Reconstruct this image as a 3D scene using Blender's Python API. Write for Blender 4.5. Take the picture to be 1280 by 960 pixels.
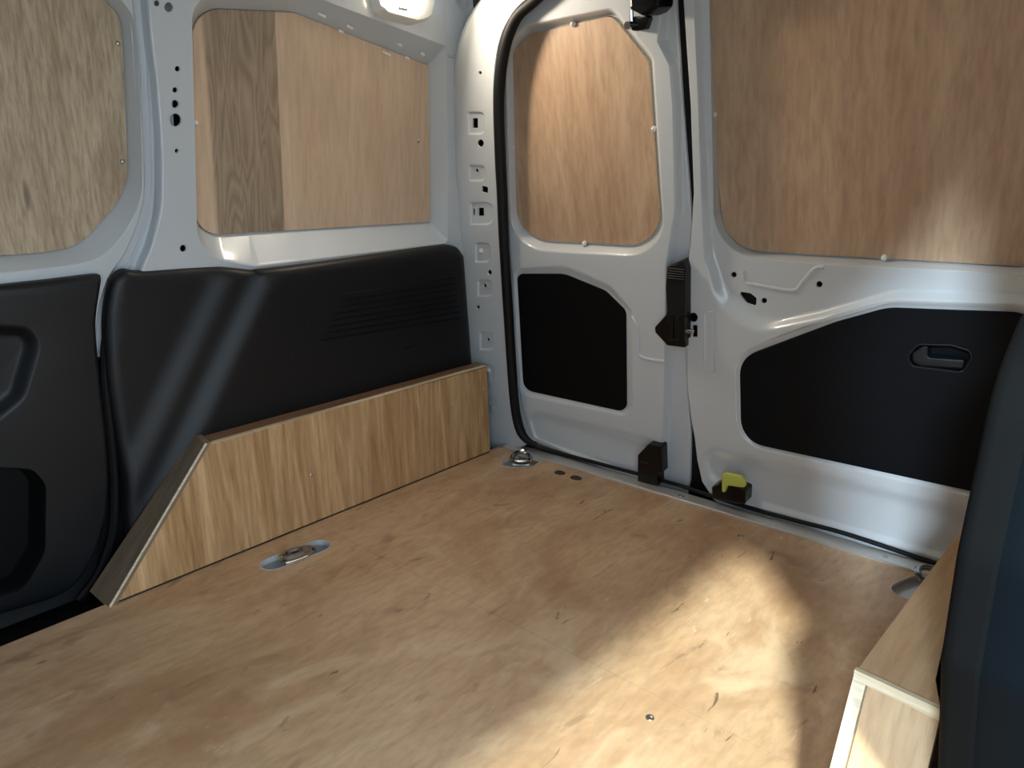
import bpy, bmesh, math, random
import numpy as np
from mathutils import Vector, Matrix
from mathutils.geometry import tessellate_polygon, delaunay_2d_cdt

for o in list(bpy.data.objects):
    bpy.data.objects.remove(o)
random.seed(7)
SC = bpy.context.scene
COL = SC.collection
U = 0.79            # metres per layout unit (camera stands one unit above the load floor)
A = np.array

# ------------------------------------------------------------------ camera
F = 924.0
def nrm(v):
    v = A(v, float); return v / np.linalg.norm(v)
_v1 = nrm([860, 275, -F]); _v2 = nrm([-1075, 240, -F])
_Y = _v1; _L = nrm(_v2 - _Y * (_v2 @ _Y)); _X = -_L; _Z = np.cross(_X, _Y)
RC = A([_X, _Y, _Z])                       # camera -> world rotation
EYE = A([0, 0, 1.0])
cd = bpy.data.cameras.new('camera'); cam = bpy.data.objects.new('camera', cd); COL.objects.link(cam)
cd.sensor_width = 36; cd.lens = F / 1280 * 36; cd.clip_start = 0.01
M4 = Matrix(RC.tolist()).to_4x4(); M4.translation = Vector(EYE * U); cam.matrix_world = M4
SC.camera = cam

# ------------------------------------------------------------------ light
SC.view_settings.view_transform = 'Standard'; SC.view_settings.look = 'None'
SC.view_settings.gamma = 1; SC.view_settings.use_curve_mapping = False
SC.view_settings.exposure = 0.85
w = bpy.data.worlds.new('world'); SC.world = w; w.use_nodes = True
bg = w.node_tree.nodes['Background']
bg.inputs[0].default_value = (0.70, 0.86, 1.0, 1); bg.inputs[1].default_value = 2.35
sd = bpy.data.lights.new('sun', 'SUN'); sun = bpy.data.objects.new('sun', sd); COL.objects.link(sun)
sd.energy = 4.6; sd.angle = math.radians(3.8); sd.color = (.90, 1.0, .92)
sun.rotation_euler = Vector((-0.477, 0.81, -1.0)).to_track_quat('-Z', 'Y').to_euler()
sun.location = (3, -3, 5)

# second sun lamp, added for the cool light patch on the wide rear door
gd = bpy.data.lights.new('cool_patch_sun', 'SUN'); gl = bpy.data.objects.new('cool_patch_sun', gd); COL.objects.link(gl)
gd.energy = 1.9; gd.angle = math.radians(5); gd.color = (.70, .87, 1.0)
gl.rotation_euler = Vector((-.2165, 1.0, -.36)).to_track_quat('-Z', 'Y').to_euler(); gl.location = (2, -4, 2)

# ------------------------------------------------------------------ planes and pixel layout
def ray(x, y):
    return RC @ nrm([x - 640, 480 - y, -F])
class Plane:
    def __init__(s, o, u, v):
        s.o = A(o, float); s.u = nrm(u); s.v = nrm(v); s.n = np.cross(s.u, s.v)
        if (EYE - s.o) @ s.n < 0: s.n = -s.n
    def uv(s, pts, h=0.0):
        out = []
        for p in pts:
            d = ray(p[0], p[1]); q0 = s.o + s.n * h
            P = EYE + d * (((q0 - EYE) @ s.n) / (d @ s.n)) - s.o
            out.append((P @ s.u, P @ s.v))
        return A(out)
    def P(s, uv, h=0.0):
        uv = np.atleast_2d(uv)
        h = np.broadcast_to(h, (len(uv),))
        return s.o + uv[:, :1] * s.u + uv[:, 1:2] * s.v + h[:, None] * s.n
LEFT = Plane((-1.985, 0, 0), (0, 1, 0), (.1, 0, 1))
REAR = Plane((0, 2.02, 0), (1, 0, 0), (0, -.155, 1))
FLOOR = Plane((0, 0, 0), (1, 0, 0), (0, 1, 0))
def XR(z): return .055 - .1 * z            # right wall
def rp(pts, seg=6, r0=1.0):
    """rounded polygon: (x, y[, radius]) -> dense point list, seg+1 points for every corner"""
    n = len(pts); out = []
    P = [A(p[:2], float) for p in pts]
    for i in range(n):
        r = pts[i][2] if len(pts[i]) > 2 else r0
        a, b, c = P[i - 1], P[i], P[(i + 1) % n]
        e1 = a - b; l1 = np.linalg.norm(e1); e1 = e1 / l1
        e2 = c - b; l2 = np.linalg.norm(e2); e2 = e2 / l2
        co = float(np.clip(e1 @ e2, -1, 1)); th = math.acos(co)
        if th > 3.10:
            m = min(l1, l2, 2) * .3
            for k in range(seg + 1): out.append(b + (e1 * m) * (1 - k / seg) + e2 * m * (k / seg))
            continue
        t = min(r / math.tan(th / 2), l1 * .48, l2 * .48); r = t * math.tan(th / 2)
        p1 = b + e1 * t; p2 = b + e2 * t
        ctr = b + nrm(e1 + e2) * (r / math.sin(th / 2))
        a1 = math.atan2(*(p1 - ctr)[::-1]); a2 = math.atan2(*(p2 - ctr)[::-1])
        da = (a2 - a1 + math.pi) % (2 * math.pi) - math.pi
        for k in range(seg + 1):
            q = a1 + da * k / seg; out.append(ctr + r * A([math.cos(q), math.sin(q)]))
    return out
def spline(pts, n=6, closed=False):
    P = [A(p, float) for p in pts]; N = len(P); out = []
    for i in range(N if closed else N - 1):
        p1, p2 = P[i], P[(i + 1) % N]
        p0 = P[i - 1] if (closed or i) else 2 * p1 - p2
        p3 = P[(i + 2) % N] if (closed or i + 2 < N) else 2 * p2 - p1
        for k in range(n):
            t = k / n
            out.append(.5 * ((2 * p1) + (p2 - p0) * t + (2 * p0 - 5 * p1 + 4 * p2 - p3) * t * t + (3 * p1 - p0 - 3 * p2 + p3) * t ** 3))
    if not closed: out.append(P[-1])
    return out
def area2(uv):
    x, y = uv[:, 0], uv[:, 1]; return .5 * np.sum(x * np.roll(y, -1) - y * np.roll(x, -1))
def offset(uv, d):
    """move a closed loop outwards by d (negative: inwards)"""
    s = 1 if area2(uv) > 0 else -1
    pr = np.roll(uv, 1, 0); nx = np.roll(uv, -1, 0)
    t = nx - pr; t = t / np.maximum(np.linalg.norm(t, axis=1), 1e-9)[:, None]
    return uv + s * d * np.stack([t[:, 1], -t[:, 0]], 1)
def inside(pts, poly):
    x, y = pts[:, 0], pts[:, 1]; r = np.zeros(len(pts), bool)
    px, py = poly[:, 0], poly[:, 1]; qx, qy = np.roll(px, 1), np.roll(py, 1)
    for i in range(len(poly)):
        c = (py[i] > y) != (qy[i] > y)
        with np.errstate(divide='ignore', invalid='ignore'):
            r ^= c & (x < (qx[i] - px[i]) * (y - py[i]) / (qy[i] - py[i]) + px[i])
    return r
def circ(x, y, r, n=12, ry=None):
    ry = ry or r
    return [(x + r * math.cos(2 * math.pi * k / n), y + ry * math.sin(2 * math.pi * k / n)) for k in range(n)]
def cosp(t): return .5 - .5 * math.cos(math.pi * t)

class MB:
    def __init__(s): s.v = []; s.f = []
    def add(s, V, Fs):
        b = len(s.v); s.v += [tuple(map(float, p)) for p in V]; s.f += [tuple(i + b for i in f) for f in Fs]; return s
    def loft(s, L0, L1, n=1, prof=lambda t: t, closed=True):
        rings = [A(L0) + (A(L1) - A(L0)) * t for t in np.linspace(0, 1, n + 1)]
        return s.rings(rings, closed)
    def rings(s, R, closed=True):
        m = len(R[0]); V = np.concatenate(R); Fs = []
        for i in range(len(R) - 1):
            for k in range(m if closed else m - 1):
                k2 = (k + 1) % m
                Fs.append((i * m + k, i * m + k2, (i + 1) * m + k2, (i + 1) * m + k))
        return s.add(V, Fs)
    def fill(s, pl, uv, h, holes=()):
        loops = [A(uv)] + [A(q) for q in holes]
        tri = tessellate_polygon([[Vector((p[0], p[1], 0)) for p in l] for l in loops])
        return s.add(pl.P(np.concatenate(loops), h), tri)
    def press(s, pl, uv0, h0, uv1, h1, n=6):
        """smooth pressed step between two loops lying at two heights"""
        R = []
        for k in range(n + 1):
            t = k / n; c = cosp(t)
            R.append(pl.P(uv0 + (uv1 - uv0) * t, h0 + (h1 - h0) * c))
        return s.rings(R)
    def prism(s, pl, uv, h0, h1, bev=.003, holes=(), back=True):
        R = [pl.P(uv, h0), pl.P(uv, h1 - bev), pl.P(offset(uv, -bev * .3), h1 - bev * .3), pl.P(offset(uv, -bev), h1)]
        s.rings(R); s.fill(pl, offset(uv, -bev), h1, holes)
        for q in holes: s.loft(pl.P(q, h1), pl.P(q, h0))
        if back: s.fill(pl, uv, h0, holes)
        return s
    def grid(s, pl, uv, hf, step):
        lo, hi = uv.min(0), uv.max(0)
        gx, gy = np.meshgrid(np.arange(lo[0], hi[0], step), np.arange(lo[1], hi[1], step))
        g = np.stack([gx.ravel(), gy.ravel()], 1)
        g = g[inside(g, offset(uv, -step * .5))]
        pts = np.concatenate([uv, g]); n = len(uv)
        r = delaunay_2d_cdt([Vector(p) for p in pts.tolist()], [(i, (i + 1) % n) for i in range(n)], [], 0, 1e-6)
        V = A([(p.x, p.y) for p in r[0]]); T = [tuple(f) for f in r[2]]
        c = A([V[list(f)].mean(0) for f in T]); k = inside(c, uv)
        return s.add(pl.P(V, hf(V)), [f for f, q in zip(T, k) if q])
    def box(s, a, b, bev=0.0):
        a, b = np.minimum(a, b), np.maximum(a, b); pl = Plane((0, 0, 0), (1, 0, 0), (0, 1, 0)); pl.n = A([0, 0, 1.])
        uv = A([(a[0], a[1]), (b[0], a[1]), (b[0], b[1]), (a[0], b[1])])
        if bev <= 0:
            s.loft(pl.P(uv, a[2]), pl.P(uv, b[2])); s.fill(pl, uv, a[2]); s.fill(pl, uv, b[2]); return s
        def ins(d): return A([(a[0] + d, a[1] + d), (b[0] - d, a[1] + d), (b[0] - d, b[1] - d), (a[0] + d, b[1] - d)])
        s.rings([pl.P(ins(bev), a[2]), pl.P(uv, a[2] + bev), pl.P(uv, b[2] - bev), pl.P(ins(bev), b[2])])
        s.fill(pl, ins(bev), a[2]); s.fill(pl, ins(bev), b[2]); return s
    def tube(s, pts, r, n=8, closed=False, caps=True, sq=1.0):
        P = A([A(p, float) for p in pts]); m = len(P); R = []
        rr = np.broadcast_to(r, (m,))
        up = A([0, 0, 1.0]); prev = None
        for i in range(m):
            t = nrm(P[(i + 1) % m] - P[i - 1]) if (closed or 0 < i < m - 1) else nrm(P[min(i + 1, m - 1)] - P[max(i - 1, 0)])
            if prev is None:
                a = np.cross(t, up)
                if np.linalg.norm(a) < .1: a = np.cross(t, A([1., 0, 0]))
            else: a = prev - t * (prev @ t)
            a = nrm(a); b = np.cross(t, a); prev = a
            R.append(A([P[i] + rr[i] * (math.cos(q) * a + sq * math.sin(q) * b) for q in np.linspace(0, 2 * math.pi, n, endpoint=False)]))
        if closed: R.append(R[0])
        s.rings(R)
        if caps and not closed:
            s.add(R[0], [tuple(range(n))]); s.add(R[-1], [tuple(range(n))])
        return s
    def dome(s, c, n, r, h, seg=10, k=4):
        n = nrm(n); a = np.cross(n, A([0.3, .2, 1.0])); a = nrm(a); b = np.cross(n, a); c = A(c)
        R = []
        for i in range(k + 1):
            q = i / k * math.pi / 2 * .97
            R.append(A([c + n * h * math.sin(q) + r * math.cos(q) * (math.cos(t) * a + math.sin(t) * b) for t in np.linspace(0, 2 * math.pi, seg, endpoint=False)]))
        s.rings(R); s.add(R[-1], [tuple(range(seg))]); return s

# ------------------------------------------------------------------ materials
MATS = {}
def mat(name, col, rough=.5, metal=0.0, coat=0.0, bump=None, spec=.5, emit=None):
    m = bpy.data.materials.new(name); m.use_nodes = True; nt = m.node_tree; b = nt.nodes['Principled BSDF']
    b.inputs['Base Color'].default_value = (*col, 1); b.inputs['Roughness'].default_value = rough
    b.inputs['Metallic'].default_value = metal; b.inputs['Coat Weight'].default_value = coat
    b.inputs['Coat Roughness'].default_value = .08; b.inputs['Specular IOR Level'].default_value = spec
    if emit:
        b.inputs['Emission Color'].default_value = (*emit[0], 1); b.inputs['Emission Strength'].default_value = emit[1]
    if bump:
        tc = nt.nodes.new('ShaderNodeTexCoord'); nz = nt.nodes.new('ShaderNodeTexNoise'); bp = nt.nodes.new('ShaderNodeBump')
        nz.inputs['Scale'].default_value = bump[0]; nz.inputs['Detail'].default_value = 3
        bp.inputs['Strength'].default_value = bump[1]; bp.inputs['Distance'].default_value = bump[2]
        nt.links.new(tc.outputs['Object'], nz.inputs['Vector']); nt.links.new(nz.outputs[0], bp.inputs['Height'])
        nt.links.new(bp.outputs[0], b.inputs['Normal'])
        rr = nt.nodes.new('ShaderNodeMapRange'); rr.inputs[3].default_value = rough - .06; rr.inputs[4].default_value = rough + .08
        nt.links.new(nz.outputs[0], rr.inputs[0]); nt.links.new(rr.outputs[0], b.inputs['Roughness'])
    MATS[name] = m; return m
def N(nt, t, **k):
    n = nt.nodes.new(t)
    for a, b in k.items():
        if a in ('i',):
            for kk, vv in b.items(): n.inputs[kk].default_value = vv
        else: setattr(n, a, b)
    return n
def ramp(nt, stops):
    r = nt.nodes.new('ShaderNodeValToRGB'); e = r.color_ramp.elements
    while len(e) < len(stops): e.new(.5)
    for i, (p, c) in enumerate(stops):
        e[i].position = p; e[i].color = (*c, 1) if len(c) == 3 else c
    return r
def mixc(nt, a, b, fac, mode='MIX'):
    m = N(nt, 'ShaderNodeMix', data_type='RGBA', blend_type=mode)
    for s, v in ((0, fac), (6, a), (7, b)):
        if hasattr(v, 'links'): nt.links.new(v, m.inputs[s])
        elif isinstance(v, (int, float)): m.inputs[s].default_value = v
        else: m.inputs[s].default_value = (*v, 1)
    return m.outputs[2]
def wood(name, dark, light, scale=(18, 18, 1.2), rot=(0, 0, 0), rough=.5, knots=True, fine=.35, stripe=None, stains=None, distort=1.2, coat=0.0):
    """scale: low along the grain. stripe: (lo, hi, axis_index, dark, light) a band of darker heart veneer"""
    m = bpy.data.materials.new(name); m.use_nodes = True; nt = m.node_tree; b = nt.nodes['Principled BSDF']; L = nt.links.new
    tc = N(nt, 'ShaderNodeTexCoord'); mp = N(nt, 'ShaderNodeMapping'); mp.inputs['Scale'].default_value = scale; mp.inputs['Rotation'].default_value = rot
    L(tc.outputs['Object'], mp.inputs[0])
    n1 = N(nt, 'ShaderNodeTexNoise', i={'Scale': 1.0, 'Detail': 5, 'Roughness': .55, 'Distortion': distort}); L(mp.outputs[0], n1.inputs['Vector'])
    mp2 = N(nt, 'ShaderNodeMapping'); mp2.inputs['Scale'].default_value = tuple(q * 9 for q in scale); mp2.inputs['Rotation'].default_value = rot
    L(tc.outputs['Object'], mp2.inputs[0])
    n2 = N(nt, 'ShaderNodeTexNoise', i={'Scale': 1.0, 'Detail': 3, 'Roughness': .6, 'Distortion': .3}); L(mp2.outputs[0], n2.inputs['Vector'])
    r1 = ramp(nt, [(.3, dark), (.72, light)]); L(n1.outputs[0], r1.inputs[0])
    r2 = ramp(nt, [(.3, (1 - fine,) * 3), (.6, (1, 1, 1))]); L(n2.outputs[0], r2.inputs[0])
    c = mixc(nt, r1.outputs[0], r2.outputs[0], 1.0, 'MULTIPLY')
    if stripe:
        lo, hi, ax, sdk, slt = stripe
        sp = N(nt, 'ShaderNodeSeparateXYZ'); L(tc.outputs['Object'], sp.inputs[0])
        wv = N(nt, 'ShaderNodeMapping'); wv.inputs['Scale'].default_value = (24, 24, 1.3); L(tc.outputs['Object'], wv.inputs[0])
        n3 = N(nt, 'ShaderNodeTexNoise', i={'Scale': 1.0, 'Detail': 2, 'Roughness': .4, 'Distortion': .5}); L(wv.outputs[0], n3.inputs['Vector'])
        mu = N(nt, 'ShaderNodeMath', operation='MULTIPLY'); mu.inputs[1].default_value = 11.0; L(n3.outputs[0], mu.inputs[0])
        fr = N(nt, 'ShaderNodeMath', operation='PINGPONG'); fr.inputs[1].default_value = .5; L(mu.outputs[0], fr.inputs[0])
        r3 = ramp(nt, [(0.0, sdk), (.55, slt)]); L(fr.outputs[0], r3.inputs[0])
        c2 = mixc(nt, r3.outputs[0], r2.outputs[0], 1.0, 'MULTIPLY')
        a1 = N(nt, 'ShaderNodeMapRange', interpolation_type='SMOOTHSTEP'); a1.inputs[1].default_value = lo - .006; a1.inputs[2].default_value = lo + .006; L(sp.outputs[ax], a1.inputs[0])
        a2 = N(nt, 'ShaderNodeMapRange', interpolation_type='SMOOTHSTEP'); a2.inputs[1].default_value = hi - .002; a2.inputs[2].default_value = hi + .002; a2.inputs[3].default_value = 1; a2.inputs[4].default_value = 0; L(sp.outputs[ax], a2.inputs[0])
        ml = N(nt, 'ShaderNodeMath', operation='MULTIPLY'); L(a1.outputs[0], ml.inputs[0]); L(a2.outputs[0], ml.inputs[1])
        c = mixc(nt, c, c2, ml.outputs[0])
    if knots:
        mk = N(nt, 'ShaderNodeMapping'); mk.inputs['Scale'].default_value = tuple(q * (1.1 if q > 4 else 3.2) for q in scale); mk.inputs['Rotation'].default_value = rot; L(tc.outputs['Object'], mk.inputs[0])
        vo = N(nt, 'ShaderNodeTexVoronoi', i={'Scale': 1.0, 'Randomness': 1.0}); L(mk.outputs[0], vo.inputs['Vector'])
        sel = N(nt, 'ShaderNodeSeparateColor'); L(vo.outputs['Color'], sel.inputs[0])
        gt = N(nt, 'ShaderNodeMath', operation='GREATER_THAN'); gt.inputs[1].default_value = .86; L(sel.outputs[0], gt.inputs[0])
        kr = N(nt, 'ShaderNodeMapRange', interpolation_type='SMOOTHSTEP'); kr.inputs[1].default_value = .05; kr.inputs[2].default_value = .17; kr.inputs[3].default_value = .75; kr.inputs[4].default_value = 0; L(vo.outputs['Distance'], kr.inputs[0])
        mm = N(nt, 'ShaderNodeMath', operation='MULTIPLY'); L(gt.outputs[0], mm.inputs[0]); L(kr.outputs[0], mm.inputs[1])
        c = mixc(nt, c, tuple(q * .35 for q in dark), mm.outputs[0])
    if stains:
        for (sc, det, lo, hi, colr, amt, vec) in stains:
            ms = N(nt, 'ShaderNodeMapping'); ms.inputs['Scale'].default_value = vec; ms.inputs['Rotation'].default_value = rot; ms.inputs['Location'].default_value = (sc * .37, sc * .11, 0); L(tc.outputs['Object'], ms.inputs[0])
            ns = N(nt, 'ShaderNodeTexNoise', i={'Scale': sc, 'Detail': det, 'Roughness': .6, 'Distortion': .8}); L(ms.outputs[0], ns.inputs['Vector'])
            mr = N(nt, 'ShaderNodeMapRange', interpolation_type='SMOOTHSTEP'); mr.inputs[1].default_value = lo; mr.inputs[2].default_value = hi; mr.inputs[3].default_value = 0; mr.inputs[4].default_value = amt; L(ns.outputs[0], mr.inputs[0])
            c = mixc(nt, c, colr, mr.outputs[0])
    L(c, b.inputs['Base Color']); b.inputs['Roughness'].default_value = rough
    b.inputs['Coat Weight'].default_value = coat
    bp = N(nt, 'ShaderNodeBump', i={'Strength': .25, 'Distance': .0006}); L(n2.outputs[0], bp.inputs['Height']); L(bp.outputs[0], b.inputs['Normal'])
    MATS[name] = m; return m

PAINT = mat('white_paint', (.545, .575, .60), .30, coat=.6, bump=(9, .03, .002))
CAVITY_SHADE = mat('cavity_shade', (.05, .052, .055), .6)  # near-black colour carries the shade of the cavities behind the punched holes
BLACK = mat('black_plastic', (.004, .005, .0068), .46, bump=(900, .25, .0004), spec=.4)
PILLAR = mat('dark_grey_trim', (.0042, .0045, .005), .75, bump=(120, .1, .001), spec=.03)
NAVY = mat('dark_blue_plastic', (.003, .0048, .0068), .65, bump=(60, .08, .001), spec=.03)
INSERT = mat('black_insert', (.0022, .0024, .003), .6, bump=(500, .15, .0004), spec=.15)
INSERT_B = mat('blue_black_insert', (.0018, .003, .005), .55, bump=(500, .15, .0004), spec=.15)
RUBBER = mat('black_rubber', (.005, .005, .0055), .55, bump=(300, .1, .0005), spec=.25)
GLOSS = mat('gloss_black', (.002, .002, .0024), .25, spec=.35)
CHROME = mat('chrome', (.42, .43, .44), .12, 1.0, bump=(40, .03, .001))
ALU = mat('aluminium', (.62, .61, .59), .33, .6, bump=(200, .08, .0006))
STEEL = mat('screw_steel', (.5, .49, .46), .35, 1.0)
CAP = mat('white_cap', (.72, .72, .68), .3)
GREY = mat('grey_cup', (.55, .57, .59), .5, bump=(80, .1, .001))
LIME = mat('lime_plastic', (.52, .56, .11), .45)
LENS = mat('lamp_lens', (.9, .88, .8), .3, emit=((1.0, .84, .6), 14.0))
PLASTIC_W = mat('white_plastic', (.8, .79, .76), .35)
DARK_BROWN = mat('dark_plug', (.028, .018, .011), .6)
EDGE = wood('ply_edge', (.52, .42, .28), (.78, .68, .50), (6, 6, 160), knots=False, fine=.15)
PLYA = wood('ply_grey_oak', (.42, .30, .19), (.60, .47, .325), (22, 22, 1.3), rough=.5, fine=.38)
PLYC = wood('ply_rear', (.42, .265, .165), (.56, .39, .26), (11, 11, .8), rough=.42, fine=.2)
BOXF = wood('ply_oak_front', (.36, .185, .07), (.70, .455, .235), (17, 17, 1.2), rot=(math.radians(8), 0, 0), rough=.45, fine=.3, distort=2.0)
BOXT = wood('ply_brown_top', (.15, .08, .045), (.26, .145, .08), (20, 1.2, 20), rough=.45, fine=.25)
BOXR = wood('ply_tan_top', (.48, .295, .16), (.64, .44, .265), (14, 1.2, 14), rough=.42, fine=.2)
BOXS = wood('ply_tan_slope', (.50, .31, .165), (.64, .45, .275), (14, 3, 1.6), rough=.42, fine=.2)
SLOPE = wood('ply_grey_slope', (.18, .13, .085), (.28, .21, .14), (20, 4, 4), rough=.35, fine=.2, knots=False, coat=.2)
FLR = wood('ply_floor', (.42, .255, .14), (.59, .41, .255), (9, 2.6, 9), rough=.46, fine=.2, knots=False, distort=.7, stains=[
    (2.6, 6, .44, .66, (.30, .16, .08), .55, (1.2, .9, 1)),
    (8.0, 7, .58, .70, (.22, .125, .07), .5, (1.3, .7, 1)),
    (4.2, 7, .54, .72, (.66, .51, .35), .5, (1.3, .8, 1)),
    (13.0, 7, .64, .71, (.16, .095, .055), .5, (1.5, .5, 1)),
    (30.0, 3, .69, .73, (.09, .06, .04), .8, (1.6, .4, 1)),
    (45.0, 4, .66, .72, (.70, .58, .42), .4, (1.8, .3, 1))])

# ------------------------------------------------------------------ objects
def tag(o, label=None, cat=None, group=None, kind=None):
    for k, v in (('label', label), ('category', cat), ('group', group), ('kind', kind)):
        if v: o[k] = v
    return o
def thing(name, loc, label=None, cat=None, group=None, kind=None):
    o = bpy.data.objects.new(name, None); COL.objects.link(o); o.location = Vector(A(loc, float) * U); o.empty_display_size = .05
    o['org'] = [float(q) for q in loc]
    tag(o, label, cat, group, kind); return o
def org(o): return A(list(o['org']))
def obj(name, mb, m, parent=None, org_=None, smooth=True, ang=38, wn=True, label=None, cat=None, group=None, kind=None):
    V = A(mb.v)
    if org_ is None:
        if parent is not None: org_ = org(parent)
        else:
            org_ = A([(V[:, 0].min() + V[:, 0].max()) / 2, (V[:, 1].min() + V[:, 1].max()) / 2, V[:, 2].min()])
    me = bpy.data.meshes.new(name); me.from_pydata(((V - org_) * U).tolist(), [], mb.f)
    bm = bmesh.new(); bm.from_mesh(me); bmesh.ops.remove_doubles(bm, verts=bm.verts, dist=2e-5)
    bmesh.ops.dissolve_degenerate(bm, edges=bm.edges, dist=1e-6)
    bmesh.ops.recalc_face_normals(bm, faces=bm.faces)
    bm.to_mesh(me); bm.free()
    o = bpy.data.objects.new(name, me); COL.objects.link(o); me.materials.append(m)
    o['org'] = [float(q) for q in org_]
    if parent is not None:
        o.parent = parent; o.location = Vector((org_ - org(parent)) * U)
    else: o.location = Vector(org_ * U)
    if smooth:
        me.shade_smooth(); me.set_sharp_from_angle(angle=math.radians(ang))
        if wn:
            md = o.modifiers.new('wn', 'WEIGHTED_NORMAL'); md.keep_sharp = True; md.weight = 90
    tag(o, label, cat, group, kind); return o
def hole(mb, pl, px, h, depth=.005):
    """px loop for a punched hole: returns the uv loop and adds its lip"""
    c = A(px).mean(0); px = [c + (A(p) - c) * 1.3 for p in px]
    uv = pl.uv(px, h); mb.rings([pl.P(uv, h), pl.P(offset(uv, -.0012), h - .002), pl.P(offset(uv, -.0012), h - depth)]); return uv
def rect(x, y, w_, h_, r=1.0, s=0.0): return rp([(x - w_, y - h_ - s, r), (x + w_, y - h_ + s, r), (x + w_, y + h_ + s, r), (x - w_, y + h_ - s, r)], 2)

# ================================================================== SETTING
# ---- ground outside and the load floor
g = MB().box((-9, -9, -.78), (9, 9, -.72))
GROUND = mat('asphalt', (.20, .20, .20), .85, bump=(40, .3, .004))
obj('ground', g, GROUND, kind='structure', smooth=False)

fl = thing('floor', (-1.0, .9, 0), kind='structure')
JY = 1.112
def ring_slot(px): return FLOOR.uv(px, 0)
cupA = ring_slot(rp([(322, 706, 12), (402, 674, 12), (420, 684, 9), (402, 697, 9), (340, 716, 9)], 5))
cupB_px = rp([(622, 580, 3), (650, 566, 3), (682, 573.5, 2), (668, 583, 6), (640, 585, 6)], 4)
cupB = A([(min(p[0], -1.6), min(p[1], 1.945)) for p in FLOOR.uv(cupB_px, 0)])
def stadium(cx, cy, a, b, ang, n=10):
    P = []
    for s, q0 in ((1, -math.pi / 2), (-1, math.pi / 2)):
        for k in range(n + 1):
            q = q0 + math.pi * k / n; P.append((s * (a - b) + b * math.cos(q), b * math.sin(q)))
    c, s_ = math.cos(ang), math.sin(ang)
    return A([(cx + x * c - y * s_, cy + x * s_ + y * c) for x, y in P])
cupA = stadium(-1.690, .968, .104, .038, math.radians(86))
cupC = stadium(-.345, 1.872, .074, .045, math.radians(70))
cupC[:, 1] = np.minimum(cupC[:, 1], 1.945)
def sheet(y0, y1, holes):
    uv = A([(-1.835, y0), (-.02, y0), (-.02, y1), (-1.835, y1)])
    mb = MB(); mb.rings([FLOOR.P(uv, -.03), FLOOR.P(uv, 0)])
    mb.fill(FLOOR, uv, 0, holes)
    for q in holes: mb.loft(FLOOR.P(q, 0), FLOOR.P(q, -.012))
    return mb
# slot A lies across no joint: it stays in the front sheet
obj('floor_sheet', sheet(-1.6, JY - .0004, [cupA]), FLR, fl, smooth=False)
obj('floor_sheet', sheet(JY + .0004, 1.95, [cupB, cupC]), FLR, fl, smooth=False)
for (x, y, r, m) in ((-1.488, 1.893, .021, DARK_BROWN), (-1.417, 1.892, .022, DARK_BROWN)):
    p = MB(); c = FLOOR.uv(circ(0, 0, 1), 0)
    lo = A([(x + r * math.cos(t), y + r * .8 * math.sin(t)) for t in np.linspace(0, 2 * math.pi, 18, endpoint=False)])
    p.rings([FLOOR.P(lo, .0), FLOOR.P(offset(lo, -.003), .003), FLOOR.P(offset(lo, -.010), .003), FLOOR.P(offset(lo, -.014), .0012)])
    p.fill(FLOOR, offset(lo, -.014), .0012); obj('plug', p, m, fl)
for (x, y) in ((-.607, 1.05), (-.80, 1.852), (-.30, 1.30)):
    p = MB(); lo = A([(x + .009 * math.cos(t), y + .009 * math.sin(t)) for t in np.linspace(0, 2 * math.pi, 14, endpoint=False)])
    p.rings([FLOOR.P(lo, 0), FLOOR.P(offset(lo, -.001), .0016), FLOOR.P(offset(lo, -.004), .0016), FLOOR.P(offset(lo, -.006), .0004)])
    p.fill(FLOOR, offset(lo, -.006), .0004); obj('screw', p, STEEL, fl)
sub = MB().box((-1.835, -1.6, -.11), (-.02, 2.0, -.075)); obj('sub_floor', sub, CAVITY_SHADE, fl, smooth=False)

# ---- black step well beside the sliding door
sw = MB()
sw.box((-2.02, -1.6, -.09), (-1.837, .62, -.055)).box((-1.842, -1.6, -.09), (-1.8355, .62, -.004))
obj('step_well', sw, INSERT, label='black plastic step well between plywood floor and sliding side door', cat='step')

# ---- left wall: inner pressing with the quarter window recess
wl = thing('wall_left', (-1.95, 1.0, 0), kind='structure')
mb = MB()
lw_out = LEFT.uv(spline([(184, -90), (187, -20), (191, 40), (198, 100), (204, 180), (205, 230), (203, 265), (192, 308), (180, 340), (178, 400), (178, 480), (182, 600), (184, 740)], 4) +
                 [(300, 720), (590, 600), (590, 450), (585.5, 300), (583.5, 200), (583.5, 130), (586, 80), (595, 40), (612, 5), (640, -30), (660, -90)], 0)
rim2 = LEFT.uv(rp([(239, -8, 34), (368, -14, 30), (558, 57, 3), (560, 304, 6), (320, 334, 40), (247, 320, 60)], 8), 0)
H2 = -.062
mid2 = rp([(239, 9, 34), (366, 15, 30), (535, 82, 2), (537.5, 277.5, 2), (312, 291, 40), (243, 296, 46)], 8)
in2 = LEFT.uv(mid2, H2)
holes = []
for (x, y, r) in ((196, 4, 3.2), (211, 9, 4.8), (222, 86, 3.0), (219, 112.5, 3), (219, 130, 4.2), (219.5, 150, 6.6), (221, 188.5, 2.3), (229, 310.5, 3.6)):
    holes.append(hole(mb, LEFT, circ(x, y, r * .9, 14, r), 0))
slot = LEFT.uv(rp([(566, -14, 6), (590, -14, 6), (592, 10, 7), (584, 15, 6), (574, 4, 6)], 4), 0)
mb.press(LEFT, offset(slot, .012), 0, slot, -.006, 4); mb.loft(LEFT.P(slot, -.006), LEFT.P(offset(slot, -.002), -.03)); mb.fill(LEFT, offset(slot, -.002), -.03)
holes.append(offset(slot, .012))
mb.fill(LEFT, lw_out, 0, [rim2] + holes)
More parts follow.
